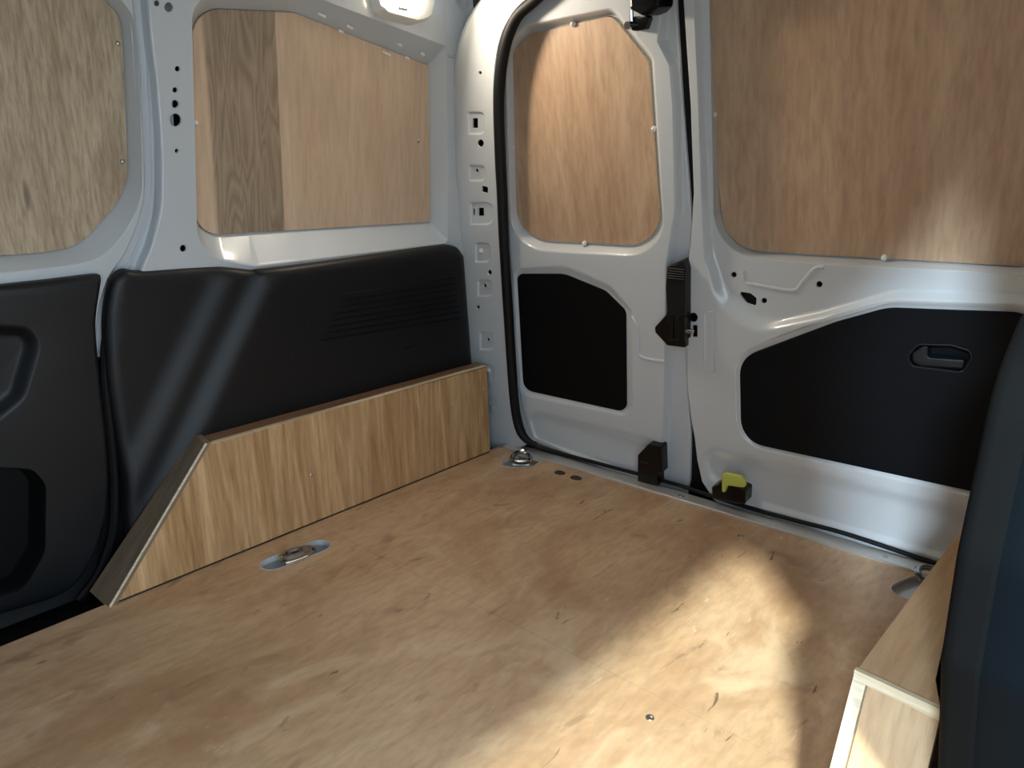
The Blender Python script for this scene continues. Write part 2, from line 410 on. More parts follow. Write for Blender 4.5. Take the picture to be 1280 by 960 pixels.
# rounded rim, then the sloping reveal down to the board
R = []
for t, hh in ((0, 0), (.03, -.0006), (.07, -.0035), (.12, -.0078), (.5, -.034), (1, H2 - .004)):
    R.append(LEFT.P(rim2 + (in2 - rim2) * t, hh))
mb.rings(R)
# front edge of the pillar rolls outwards to the door flange
edge = lw_out[:49]
R = [LEFT.P(edge, 0), LEFT.P(edge + A([(-.004, 0)]), -.002), LEFT.P(edge + A([(-.007, 0)]), -.008), LEFT.P(edge + A([(-.009, 0)]), -.045)]
mb.rings(R, closed=False)
obj('inner_panel', mb, PAINT, wl)
# recessed body flange between pillar and sliding door
mb = MB()
fo = LEFT.uv(spline([(150, -90), (160, 0), (168, 100), (172, 230), (160, 285), (138, 330), (120, 370), (116, 420), (118, 446)], 4), -.034)
fi = LEFT.uv(spline([(215, -90), (215, 0), (215, 100), (220, 230), (215, 275), (205, 315), (188, 350), (170, 400), (165, 446)], 4), -.034)
mb.rings([LEFT.P(fo, -.034), LEFT.P(fo * .12 + fi * .88 , -.034), LEFT.P(fi, -.034)], closed=False)
bead = LEFT.P(fo * .62 + fi * .38, -.032); mb.tube(bead, .0045, 6)
obj('door_flange', mb, PAINT, wl)
mb = MB(); fo2 = LEFT.uv(spline([(118, 444), (122, 520), (130, 600), (124, 690), (95, 790)], 5), -.036); fi2 = LEFT.uv(spline([(166, 444), (165, 520), (170, 600), (172, 690), (168, 790)], 5), -.036)
mb.rings([LEFT.P(fo2, -.036), LEFT.P(fi2, -.036)], closed=False)
obj('lower_flange', mb, RUBBER, wl)
mb = MB().box((-2.16, -1.6, -.2), (-2.14, 2.1, .8)); V = [(-2.15, -1.6, .78), (-2.15, 2.1, .78), (-1.98, 2.1, 1.78), (-1.98, -1.6, 1.78)]
mb.add(V, [(0, 1, 2, 3)]); obj('outer_skin', mb, CAVITY_SHADE, wl, smooth=False)
# white dashes drawn as highlights of the dimple holes over the quarter window
for (x, y, l) in ((401, 19, 5), (436, 34, 4), (425, 39.5, 3), (482, 67, 6), (499, 56, 3), (508, 72.5, 3), (527, 67.5, 3)):
    t = LEFT.uv([(x, y)], -.028)[0]
    c = LEFT.P(t, -.026)[0]; mb = MB(); d = nrm([0, 1, -.28]) * l * .0026
    mb.tube([c - d, c + d], .0042, 8); obj('clip', mb, CAP, wl)  # each clip is only a white highlight dash
# header seam and short swage on the rear pillar
mb = MB(); a = LEFT.P(LEFT.uv([(556, -60), (556.5, 0), (558, 57)], 0), .0002); mb.tube(a, .0022, 6); obj('seam', mb, GREY, wl)
mb = MB(); a = LEFT.P(LEFT.uv([(560, 70), (570, 71.5), (582, 72)], 0), .0); mb.tube(a, .005, 8, sq=.8); obj('swage', mb, PAINT, wl)

# ---- sliding side door on the left
d3 = thing('door_3', (-1.97, .35, 0), kind='structure')
HS = -.018
s_out = LEFT.uv(spline([(152, -90), (166, 10), (173, 70), (177, 150), (180, 232), (174, 270), (156, 315), (136, 345), (124, 380), (119, 430), (121, 500), (128, 560), (130, 615), (122, 660), (104, 700)], 4) +
                [(70, 735), (-60, 780), (-400, 880), (-400, 300), (-400, -90)], HS)
s_rim = LEFT.uv([(-330, 372), (-330, -70)] + spline([(60, -75), (110, -45), (148, -4), (168, 26), (173, 75), (176, 150), (178, 225), (174, 254), (163, 280), (146, 304), (126, 322), (96, 331), (50, 337), (0, 342)], 5), HS)
s_ply = [(-330, 345), (-330, -50)] + spline([(60, -55), (100, -24), (134, 4), (150, 26), (154, 70), (157.5, 150), (159.5, 210), (156, 232), (146, 254), (128, 276), (109, 296), (88, 309), (50, 316), (0, 320)], 5)
H1 = -.07
s_in = LEFT.uv(s_ply, H1)
pk2 = LEFT.uv(rp([(-80, 580, 40), (40, 586, 20), (58, 604, 24), (57, 690, 40), (30, 738, 40), (-80, 765, 40)], 7), HS + .03)
mb = MB(); mb.fill(LEFT, s_out, HS, [s_rim, offset(pk2, -.004)])
R = [LEFT.P(s_rim + (s_in - s_rim) * t, hh) for t, hh in ((0, HS), (.05, HS - .001), (.1, HS - .004), (.17, HS - .009), (1, H1 - .004))]
mb.rings(R)
mb.rings([LEFT.P(s_out, HS), LEFT.P(offset(s_out, .003), HS - .004), LEFT.P(offset(s_out, .003), HS - .02)])
obj('door_skin', mb, PAINT, d3)
# its black trim with two pockets
t_out = LEFT.uv(spline([(-250, 385), (0, 357), (60, 350.5), (118, 343.5), (126, 346), (126.5, 352)], 3) + spline([(125, 362), (120, 398), (121, 430), (126, 480), (134, 554), (136, 612), (130, 658), (112, 705), (78, 742), (0, 768), (-100, 800)], 4) + [(-250, 845)], HS + .02)
mb = MB()
pk1 = LEFT.uv(rp([(-60, 400, 40), (40, 407, 26), (54, 430, 30), (34, 500, 40), (-40, 560, 40)], 7), HS + .03)
pk2 = LEFT.uv(rp([(-80, 580, 40), (40, 586, 20), (58, 604, 24), (57, 690, 40), (30, 738, 40), (-80, 770, 40)], 7), HS + .03)
mb.rings([LEFT.P(t_out, HS + .002), LEFT.P(t_out, HS + .018), LEFT.P(offset(t_out, -.004), HS + .026), LEFT.P(offset(t_out, -.012), HS + .03)])
mb.fill(LEFT, offset(t_out, -.012), HS + .03, [pk1, pk2])
mb.press(LEFT, pk1, HS + .03, offset(pk1, -.035), HS + .004, 6); mb.fill(LEFT, offset(pk1, -.035), HS + .004)
trim3 = obj('trim_panel', mb, BLACK, d3)
mb = MB(); mb.press(LEFT, pk2, HS + .03, offset(pk2, -.02), HS - .03, 6); mb.fill(LEFT, offset(pk2, -.02), HS - .03)
obj('door_pocket', mb, INSERT, trim3)
# rubber seal in the gap between sliding door and side trim
mb = MB(); mb.tube(LEFT.P(LEFT.uv(spline([(145, 350), (139, 398), (133.5, 442), (134, 490), (141, 554), (145, 612), (142, 668), (126, 716), (100, 752)], 5), 0), -.01), .011, 8)
obj('seal', mb, RUBBER, d3)

# ---- rear wall: aperture frame in body colour
HB = .036
wb = thing('wall_back', (-1.0, 1.95, 0), kind='structure')
mb = MB()
seal_px = [(760, -70), (700, -34), (663, -2), (642, 17), (629.5, 40), (622, 69), (618.5, 104), (618.5, 137), (620, 190), (622.5, 241), (626, 300), (632, 400), (637, 484), (641, 520), (648, 543), (662, 555)]
b_r = spline(seal_px, 3)
b_r = [(x - 2 if i > 8 else x - 2, y - (2 if i < 9 else 0)) for i, (x, y) in enumerate(b_r)]
b_l = spline([(760, -130), (690, -80), (640, -30), (612, 5), (595, 40), (586, 80), (583.5, 130), (583.5, 200), (585.5, 300), (590, 450), (612, 470), (617, 563), (640, 563)], 4)
b_out = REAR.uv(b_l + b_r[::-1], HB)
holes = []
for (x, y, r) in ((600, 91, 1.9), (600.5, 179, 3.8), (596, 213, 2), (612, 340.5, 2.6), (606, 357, 2), (597.5, 384, 2), (610, 424.5, 1.8)):
    holes.append(hole(mb, REAR, circ(x, y, r * .85, 12, r), HB))
tabs = [(594, 154, 12, 15), (595, 216.5, 12, 11), (600, 267, 17, 15), (602, 316, 11, 13), (605, 360.5, 11, 11), (607, 426.5, 10, 12), (610, 466, 8, 11), (613.5, 503, 7.5, 9)]
tabh = {0: [rect(594, 154, 2.6, 5, .6)], 1: [circ(596, 213, 1.6, 12, 2)], 2: [rect(601.3, 265, 2.8, 4.2, .6), rect(592.3, 265, 1.1, 3.6, 1)], 4: [circ(606, 357, 1.7, 12, 2)], 5: [circ(610, 424.5, 1.5, 12, 1.8)]}
tabskip = {2, 4, 5, 6}
holes = [h_ for k, h_ in enumerate(holes) if k in (0, 1, 3, 5)]
mb2 = MB()
for i, (x, y, a, b_) in enumerate(tabs):
    px = rp([(x - a * .8, y - b_, 3), (x + a, y - b_, a * .6), (x + a, y + b_, a * .6), (x - a * .8, y + b_, 3)], 4)
    t = REAR.uv(px, HB); mb.press(REAR, t, HB, offset(t, -.008), HB - .006, 4); holes.append(t)
    mb.fill(REAR, offset(t, -.008), HB - .006, [hole(mb, REAR, q, HB - .006) for q in tabh.get(i, [])])
hq = hole(mb, REAR, rect(606, 237, 3, 3.2, .6, .8), HB); holes.append(hq)
mb.fill(REAR, b_out, HB, holes)
nl = len(b_l)
le = REAR.P(b_out[:nl], HB); mb.rings([le, le + A([-.05, .0, 0]), le + A([-.10, .03, 0])], closed=False)   # closes to the side pressing
re = b_out[nl:]; mb.rings([REAR.P(re, HB), REAR.P(re + A([.004, 0]), HB - .004), REAR.P(re + A([.010, 0]), -.045)], closed=False)
obj('aperture_frame', mb, PAINT, wb)
for (x, y) in ((601.5, 314), (611, 463), (613.5, 503)):
    c = REAR.P(REAR.uv([(x, y)], HB - .006), HB - .006)[0]; mb = MB()
    mb.dome(c, REAR.n, .011, .004, 12).dome(c, REAR.n, .006, .009, 6, 3); obj('bolt', mb, CAP, wb)
# header and right jamb, out of the picture
mb = MB().box((-1.6, 1.62, 1.60), (-.1, 1.95, 1.72)); obj('header', mb, PAINT, wb, smooth=False)
mb = MB(); mb.add([(-.10, 1.95, 0), (.06, 1.95, 0), (-.10, 1.72, 1.62), (-.24, 1.72, 1.62)], [(0, 1, 2, 3)])
mb.add([(-.10, 1.95, 0), (-.24, 1.72, 1.62), (-.20, 1.85, 1.62), (-.06, 2.1, 0)], [(0, 1, 2, 3)]); obj('jamb', mb, PAINT, wb, smooth=False)
mb = MB().box((-1.95, 1.955, -.12), (.06, 2.13, -.035)); obj('sill', mb, GLOSS, wb, smooth=False)

# ---- weatherstrip round the rear aperture
mb = MB()
sp = [(760, -66), (702, -30), (668, 0), (648, 18), (636, 42), (628.5, 72), (624.5, 104), (623.5, 137), (625, 190), (627.5, 241), (630, 300), (636, 400), (641.5, 484), (646, 522), (654, 545), (672, 559)]
pts = [REAR.P(REAR.uv([p], .032), .032)[0] for p in spline(sp, 4)]
bot = [REAR.P(REAR.uv([p], .006), .006)[0] for p in spline([(700, 566.5), (760, 582.5), (850, 607), (930, 633), (1000, 652), (1060, 668), (1165, 703), (1200, 715)], 4)]
lastz = bot[-1][2]
mb.tube(pts + bot, [.0175] * (len(pts) - 6) + list(np.linspace(.0175, .0065, 8)) + [.0065] * (len(bot) - 2), 10)
obj('weatherstrip', mb, RUBBER, label='black rubber weatherstrip running round the rear door opening', cat='door seal')

# ---- aluminium threshold strip
st = thing('trim_1', (-1.0, 1.975, 0), kind='structure')
mb = MB(); prof = [(1.948, 0.0), (1.948, .006), (1.951, .0075), (1.962, .0075), (1.992, .0075), (2.004, .0065), (2.006, -.03)]
mb.rings([A([(x, y, z) for y, z in prof]) for x in (-1.812, -.06)], closed=False)
obj('strip', mb, ALU, st, ang=20)
for x in (-1.755, -1.06, -.45):
    p = MB(); q = A([(x + .007 * math.cos(t), 1.974 + .007 * math.sin(t)) for t in np.linspace(0, 6.283, 12, endpoint=False)])
    p.rings([FLOOR.P(q, .0076), FLOOR.P(offset(q, -.001), .009), FLOOR.P(offset(q, -.004), .009), FLOOR.P(offset(q, -.005), .008)]); p.fill(FLOOR, offset(q, -.005), .008)
    obj('screw', p, STEEL, st)
mb = MB(); mb.box((-1.06 - .010, 1.969, .0076), (-1.06 + .010, 1.979, .0082)); obj('screw_recess', mb, DARK_BROWN, st)

# ================================================================== REAR DOORS
d1 = thing('door_1', (-1.40, 2.02, 0), kind='structure')
HD = -.03        # edge flange of the door, deeper than its raised face
mb = MB()
d1_out = REAR.uv([(760, -90)] + spline([(700, -40), (664, 0), (640, 35), (627, 75), (622, 137), (627, 241), (632, 330), (638, 420), (644, 500), (656, 548)], 3) +
                 [(700, 590), (790, 622), (852, 640)] + spline([(861, 600), (861.5, 540), (859, 490), (863, 330), (863, 290), (859, 230), (851, 130), (843, 0)], 3) + [(840, -90)], HD)
fA = rp([(735, -80, 10), (690, -60, 20), (656, 4, 20), (637, 50, 30), (632, 110, 20), (634, 230, 20), (639, 320, 20), (646, 420, 20), (652, 500, 20), (664, 545, 20), (760, 588, 20), (822, 612, 14), (827, 560, 10), (830, 450, 10), (832, 330, 10), (843, 260, 20), (840, 130, 10), (836, 82, 6), (821, 52, 6), (825, 16, 6), (822, -80, 8)], 4)
uvA = REAR.uv(fA, 0); uvAo = offset(uvA, .014)
win_rim = REAR.uv(rp([(632, 58, 16), (657, 30, 14), (768, 8, 14), (818, 70, 22), (834, 324, 46), (639, 313, 48)], 9), 0)
HW = -.036
win_px = rp([(641.5, 65, 16), (663, 42, 14), (766, 18.5, 14), (812, 76, 22), (828.5, 309, 38), (647, 299, 44)], 9)
win_in = REAR.uv(win_px, HW)
ins_px = rp([(647, 342, 7), (706, 342, 40), (757, 363, 24), (783, 388, 14), (784, 515, 9), (655, 487, 16)], 7)
ins_o = REAR.uv(rp([(640, 335, 12), (706, 330, 44), (765, 356, 30), (792, 388, 16), (793, 524, 14), (646, 494, 22)], 7), 0)
ins_i = REAR.uv(ins_px, -.010)
low_o = REAR.uv(rp([(658, 508, 12), (826, 548, 14), (820, 606, 16), (668, 552, 14)], 7), 0)
low_i = REAR.uv(rp([(662, 521, 12), (817, 562, 14), (813, 597, 14), (672, 547, 12)], 7), -.010)
mb.fill(REAR, d1_out, HD, [uvAo]); mb.press(REAR, uvAo, HD, uvA, 0, 6)
mb.fill(REAR, uvA, 0, [win_rim, ins_o, low_o])
mb.rings([REAR.P(win_rim + (win_in - win_rim) * t, hh) for t, hh in ((0, 0), (.12, -.001), (.25, -.004), (.4, -.011), (.7, HW + .004), (.82, HW - .003), (1, HW - .004))])
mb.press(REAR, ins_o, 0, ins_i, -.010, 6)
mb.press(REAR, low_o, 0, low_i, -.010, 6); mb.fill(REAR, low_i, -.010)
mb.rings([REAR.P(d1_out, HD), REAR.P(offset(d1_out, .004), HD - .004), REAR.P(offset(d1_out, .004), HD - .012)])
# pressed ridge running from the insert to the latch
mb.tube(REAR.P(REAR.uv(spline([(790, 395), (796, 410), (797.5, 436), (804, 447), (831, 452)], 5), 0), -.001), .006, 8)
obj('door_skin', mb, PAINT, d1)
mb = MB(); q = offset(d1_out, .003); mb.fill(REAR, q, HD - .06); obj('outer_skin', mb, CAVITY_SHADE, d1, smooth=False)
mb = MB().prism(REAR, ins_i, -.014, -.006, .002); obj('insert_panel', mb, INSERT, d1)
# lower latch block
def pxp(mb, pl, px, h0, h1, bev=.003, at=None):
    return mb.prism(pl, pl.uv(px, h1 if at is None else at), h0, h1, bev)
lb = obj('lower_latch', pxp(MB(), REAR, rp([(797, 569, 2), (810, 555.5, 2), (826, 559, 3), (827, 592, 1), (822.5, 592, 1), (822, 608, 1), (797, 603, 1)], 3), -.01, .03), GLOSS, d1)
obj('latch_rib', pxp(MB(), REAR, rp([(800, 576.5, .5), (810, 578.5, .5), (810, 580, .5), (800, 578, .5)], 2), .03, .034, .001), BLACK, lb)
# centre lock: striker plate, ribbed cover
lk = obj('lock_plate', pxp(MB(), REAR, rp([(818, 409.5, 3), (833, 393, 2), (834, 385, 1), (857, 385, 1), (857, 435, 2), (834, 432, 2), (819, 416, 2)], 3), -.03, .018), GLOSS, d1)
cv = obj('lock_cover', pxp(MB(), REAR, rp([(833.5, 333, 2), (846, 331, 1), (849, 326, 3), (855, 326, 3), (858, 337, 1), (858, 425, 1), (836, 426, 1), (834, 395, 1), (832, 360, 1)], 3), -.03, .026), BLACK, d1)
for k in range(5):
    y = 336 + k * 3
    obj('cover_rib', MB().tube(REAR.P(REAR.uv([(835, y - .8), (856, y + 1.6)], .026), .027), .0032, 6), GLOSS, cv)
obj('lock_cheek', pxp(MB(), REAR, rp([(848, 396, 1), (856, 397, 1), (856, 428, 1), (848, 426, 1)], 2), .026, .04), GLOSS, lk)
obj('lock_cheek', pxp(MB(), REAR, rp([(835, 396, 1), (841, 396, 1), (841, 424, 1), (835, 423, 1)], 2), .026, .034), GLOSS, lk)
mb = MB(); a = REAR.P(REAR.uv([(852, 412), (866, 415)], .03), .03); mb.tube(a, .008, 10); obj('lock_pin', mb, CHROME, lk)
# upper latch at the top edge
ul = obj('upper_latch', pxp(MB(), REAR, rp([(784, -40, 3), (824, -40, 3), (823, 8, 8), (812, 20, 6), (802, 20, 6), (786, 12, 5)], 4), -.02, .05, .01), GLOSS, d1)
obj('latch_bracket', pxp(MB(), REAR, rp([(787, 24, 4), (793, 20, 2), (797, 23, 2), (812, 18, 3), (806, 37, 4), (796, 39, 4), (787, 38, 5)], 4), -.01, .022), GLOSS, ul)
mb = MB(); a = REAR.P(REAR.uv([(789, 31.5)], .022), .022)[0]; mb.tube([a, a + REAR.n * .02], .010, 10); obj('latch_bolt', mb, CHROME, ul)
mb = MB(); a = REAR.P(REAR.uv([(789, 12), (789.5, 28)], .02), .02); mb.tube(a, .006, 8); obj('latch_rod', mb, CHROME, ul)

# ---- right-hand rear door (the wider leaf)
d2 = thing('door_2', (-.58, 2.02, 0), kind='structure')
mb = MB()
d2_out = REAR.uv([(857, -90), (855, 0), (864, 130), (868, 241), (865, 296), (860, 335), (858.5, 400), (860, 484), (865, 527), (869, 548), (872, 575), (878, 602), (893, 625), (925, 646)] +
                 [(1170, 716), (1300, 760), (1330, 700), (1330, 300), (1330, -90)], 0)
re_o = REAR.uv(rp([(868, -80, 10), (866, -10, 20), (872, 120, 20), (876, 250, 40), (879, 330, 40), (893, 385, 60), (940, 420, 60), (1030, 402, 60), (1120, 376, 80), (1322, 382, 20), (1322, -80, 10)], 6), 0)
re_i = REAR.uv(rp([(878, -75, 10), (877, -10, 20), (881, 120, 20), (887, 250, 40), (893, 310, 40), (910, 360, 50), (960, 400, 50), (1040, 382, 60), (1120, 360, 80), (1316, 368, 20), (1316, -75, 10)], 6), -.026)
HR = -.026
w2_o = REAR.uv(rp([(870, -40, 60), (1040, -70, 20), (1318, -85, 30), (1312, 345, 30), (1000, 329, 40), (896, 318, 70)], 9), HR)
HW2 = -.068
w2_px = rp([(881, -34, 60), (1040, -58, 20), (1306, -74, 30), (1298, 334.5, 30), (1000, 317.5, 40), (905, 312, 64)], 9)
# keep the rim inside the pressed field
w2_o = np.stack([np.clip(w2_o[:, 0], re_i[:, 0].min() + .02, re_i[:, 0].max() - .006), w2_o[:, 1]], 1)
w2_i = REAR.uv(w2_px, HW2)
p2_px = rp([(925, 447, 30), (1045, 402, 90), (1110, 384, 90), (1305, 391, 40), (1300, 632, 26), (927, 551, 36)], 8)
p2_i = REAR.uv(p2_px, -.008)
p2_o = offset(REAR.uv(p2_px, 0), .018)
lo2_o = REAR.uv(rp([(872, 552, 16), (1300, 655, 10), (1300, 728, 10), (1190, 703, 20), (930, 630, 30), (884, 600, 20)], 7), 0)
lo2_i = REAR.uv(rp([(886, 572, 16), (1290, 673, 10), (1290, 718, 10), (1190, 693, 20), (934, 620, 26), (896, 594, 18)], 7), -.012)
hol = []
h_rec = []
for (x, y, r) in ((917, 343.5, 3.0), (955, 376, 2.9), (1024, 355.5, 3.3)): h_rec.append(hole(mb, REAR, circ(x, y, r, 12), HR))
h_rec.append(hole(mb, REAR, rp([(925, 366, 2), (938, 368, 3), (944, 373, 2), (943, 381, 2), (934, 378, 3)], 4), HR))
hol.append(hole(mb, REAR, circ(866.5, 397, 4.4, 14, 4.8), 0))
hol.append(hole(mb, REAR, rect(868.5, 414, 2.6, 6, 1), 0))
mb.fill(REAR, d2_out, 0, [re_o, p2_o, lo2_o] + hol)
mb.press(REAR, re_o, 0, re_i, HR, 7); mb.fill(REAR, re_i, HR, [w2_o] + h_rec)
mb.rings([REAR.P(w2_o + (w2_i - w2_o) * t, hh) for t, hh in ((0, HR), (.1, HR - .001), (.22, HR - .005), (.34, HR - .014), (.62, HW2 + .004), (.75, HW2 - .003), (1, HW2 - .004))])
mb.press(REAR, p2_o, 0, p2_i, -.008, 5)
mb.press(REAR, lo2_o, 0, lo2_i, -.012, 7); mb.fill(REAR, lo2_i, -.012)
mb.rings([REAR.P(d2_out, 0), REAR.P(offset(d2_out, .003), -.003), REAR.P(offset(d2_out, .003), -.09)])
# stiffening ridge in the pressed field and the shallow upright swage by the lock
mb.tube(REAR.P(REAR.uv(spline([(929, 338), (931, 352), (945, 356), (990, 363), (1003, 352), (1018, 336), (1030, 334)], 6), HR), HR - .002), .006, 8)
mb.tube(REAR.P(REAR.uv(rp([(881, 389, 3), (893, 390, 3), (894, 466, 3), (881, 464, 3)], 4), 0), -.0015), .0034, 6, closed=True)
obj('door_skin', mb, PAINT, d2)
mb = MB(); mb.fill(REAR, offset(d2_out, .003) , -.09)
u0 = REAR.uv([(855, 0)], 0)[0][0]
mb.fill(REAR, A([(-1.12, -.05), (-.9, -.05), (-.9, 1.65), (-1.12, 1.65)]), -.095)
obj('outer_skin', mb, CAVITY_SHADE, d2, smooth=False)
mb = MB(); mb.fill(REAR, A([(-1.075, -.05), (-.985, -.05), (-.985, 1.65), (-1.075, 1.65)]), -.044); obj('gap_backing', mb, RUBBER, d2, smooth=False)  # dark sheet put behind the door gap to block light and keep it black
hx = REAR.uv(rp([(1134, 446, 12), (1148, 430, 12), (1190, 431, 10), (1219, 440, 9), (1204, 466, 9), (1140, 458, 9)], 6), -.002)
mb = MB(); uvp = p2_i
mb.rings([REAR.P(uvp, -.012), REAR.P(uvp, -.005), REAR.P(offset(uvp, -.002), -.002)]); mb.fill(REAR, offset(uvp, -.002), -.002, [hx])
mb.press(REAR, hx, -.002, offset(hx, -.006), -.035, 5); mb.fill(REAR, offset(hx, -.006), -.035)
ip = obj('insert_panel', mb, INSERT_B, d2)
mb = MB(); mb.tube(np.concatenate([REAR.P(hx, -.001), REAR.P(hx[:1], -.001)]), .0025, 6); obj('handle_surround', mb, BLACK, ip)
lev = rp([(1140, 452, 4), (1139, 442, 6), (1152, 433, 5), (1160, 433, 1), (1160, 447, 3), (1207, 450, 4), (1203, 462, 3), (1150, 459, 4)], 4)
obj('door_handle', pxp(MB(), REAR, lev, -.033, -.008, .005), BLACK, ip)
# lower catch with its lime tab
lc = obj('lower_catch', pxp(MB(), REAR, rp([(889, 609, 2), (898, 606, 2), (902, 611, 1), (915, 606, 3), (932, 614, 3), (931, 632, 3), (890, 624, 2)], 3), -.012, .034, .005), GLOSS, d2)
mb = MB(); pxp(mb, REAR, rp([(902, 615, .6), (902, 593, 2), (907, 592, 1), (926, 596, 4), (932, 603, 4), (931, 610, 3), (922, 609, 2), (909, 607, 2), (906, 616, .6)], 4), .036, .046, .003)
obj('release_tab', mb, LIME, lc)

# ================================================================== RIGHT SIDE, ROOF, FRONT (shell behind and beside the camera)
wr = thing('wall_right', (0, .8, 0), kind='structure')
RIGHT = Plane((.055, 0, 0), (0, 1, 0), (-.1, 0, 1)); RIGHT.n = nrm([-1, 0, -.1])
op = A(rp([(-.62, .0, .05), (.80, .0, .05), (.80, .75, .06), (.80, .90, .1), (.72, 1.12, .1), (.69, 1.28, .1), (.61, 1.50, .08), (-.62, 1.50, .12)], 7))
out = A([(-1.62, -.12), (2.06, -.12), (1.82, 1.72), (-1.62, 1.72)])
mb = MB(); mb.fill(RIGHT, out, 0, [op]); mb.rings([RIGHT.P(op, 0), RIGHT.P(offset(op, -.006), -.006), RIGHT.P(offset(op, -.006), -.05)])
mb.fill(RIGHT, out, -.05, [offset(op, -.006)]); obj('inner_panel', mb, PAINT, wr)
mb = MB().box((-2.2, -1.64, -.2), (.1, -1.60, 1.75)); obj('wall_front', mb, PAINT, smooth=False, kind='structure')
mb = MB().box((-2.2, -1.64, 1.66), (.0, 2.1, 1.75)); obj('ceiling', mb, PAINT, smooth=False, kind='structure')
mb = MB().box((-2.16, 2.15, -.2), (.1, 2.16, .0)); obj('bumper_skin', mb, CAVITY_SHADE, wb, smooth=False)
mb = MB(); q = A([(-2.25, -.25), (-1.74, -.25), (-1.62, 1.80), (-2.05, 1.80)]); mb.fill(REAR, q, -.10); mb.fill(REAR, q, -.115); mb.loft(REAR.P(q, -.10), REAR.P(q, -.115)); obj('corner_skin', mb, CAVITY_SHADE, wb, smooth=False)
mb = MB(); q = A([(-.30, -.25), (.12, -.25), (.0, 1.80), (-.40, 1.80)]); mb.fill(REAR, q, -.10); mb.fill(REAR, q, -.115); mb.loft(REAR.P(q, -.10), REAR.P(q, -.115)); obj('corner_skin', mb, CAVITY_SHADE, wb, smooth=False)
mb = MB().box((-2.2, -1.64, -.24), (.1, 2.2, -.20)); obj('under_body', mb, CAVITY_SHADE, fl, smooth=False)

# ---- dark trim panel framing the right edge of the view
rt = thing('side_trim_panel', (-.06, 1.2, 0), 'near black side trim panel with dark blue jamb at the right edge behind plywood box', 'trim panel')
SIDE = Plane((-.105, 0, 0), (0, 1, 0), (0, 0, 1)); SIDE.n = A([-1., 0, 0])
tr = A(rp([(.80, -.0, .02), (.80, .36, .08), (.705, .555, .06), (.700, .67, .08), (.745, .822, .10), (.84, .868, .06), (1.2, .885, .1), (1.80, .89, .05), (1.93, .0, .03)], 7))
mb = MB(); mb.rings([SIDE.P(tr, -.012), SIDE.P(offset(tr, -.002), -.005), SIDE.P(offset(tr, -.007), -.001), SIDE.P(offset(tr, -.015), 0)]); mb.fill(SIDE, offset(tr, -.015), 0)
mb.rings([SIDE.P(tr, -.012), SIDE.P(tr, -.030), SIDE.P(offset(tr, -.004), -.034)])
obj('panel_face', mb, PILLAR, rt)
mb = MB(); mb.rings([SIDE.P(offset(tr, -.005), -.030), SIDE.P(offset(tr, -.003), -.036), SIDE.P(offset(tr, .004), -.06), SIDE.P(offset(tr, .006), -.10), SIDE.P(offset(tr, .006), -.13)])
obj('jamb_cover', mb, NAVY, rt)
# ================================================================== BOARDS OVER THE WINDOWS
def board(name, pl, uv, h, m, edge, label, caps, screws=(), group=None, thick=.012):
    V = pl.P(uv, h - thick); o0 = A([(V[:, 0].min() + V[:, 0].max()) / 2, (V[:, 1].min() + V[:, 1].max()) / 2, V[:, 2].min()])
    t = thing(name, o0, label, 'plywood board', group or 'plywood boards over the windows')
    mb = MB(); mb.rings([pl.P(uv, h - .001), pl.P(offset(uv, -.001), h)]); mb.fill(pl, offset(uv, -.001), h); mb.fill(pl, uv, h - thick)
    f = obj('face', mb, m, t, smooth=False)
    mb = MB(); mb.rings([pl.P(uv, h - .001), pl.P(uv, h - thick)]); obj('board_edge', mb, edge, t, smooth=False)
    for (x, y) in caps:
        c = pl.P(pl.uv([(x, y)], h), h)[0]; b = MB(); b.dome(c, pl.n, .0085, .012, 10, 4); obj('screw_cap', b, CAP, t)
    for (x, y) in screws:
        c = pl.P(pl.uv([(x, y)], h), h)[0]; b = MB(); b.dome(c, pl.n, .0062, .004, 10, 3); obj('screw', b, STEEL, t)
    return t
board('plywood_board', LEFT, offset(s_in, -.001), H1 + .004, PLYA, EDGE, 'grey-brown oak veneered plywood board covering the sliding side door window', (), ((147.5, 54.5), (153, 202)))
u2 = offset(in2, -.001)
V2 = LEFT.P(u2, H2); oy = (V2[:, 1].min() + V2[:, 1].max()) / 2
yb = [LEFT.uv([(p, 170)], H2)[0][0] for p in (263, 349.5)]
PLYB = wood('ply_heart_stripe', (.57, .39, .26), (.70, .525, .375), (10, 10, .8), rough=.5, fine=.15, stripe=((yb[0] - oy) * U, (yb[1] - oy) * U, 1, (.28, .20, .135), (.41, .31, .215)))
board('plywood_board', LEFT, u2, H2 + .004, PLYB, EDGE, 'plywood board with dark brown heartwood stripe beside the holed pillar', ((243, 154),), ((523, 176),))
board('plywood_board', REAR, offset(win_in, -.001), HW + .004, PLYC, EDGE, 'small rounded plywood board in the narrow rear door window', ((717, 30), (818, 161), (641.5, 184), (731, 304)))
board('plywood_board', REAR, offset(w2_i, -.001), HW2 + .004, PLYC, EDGE, 'largest plain plywood board in the wide rear door window above the handle', ((893, 143), (1106, 322)))

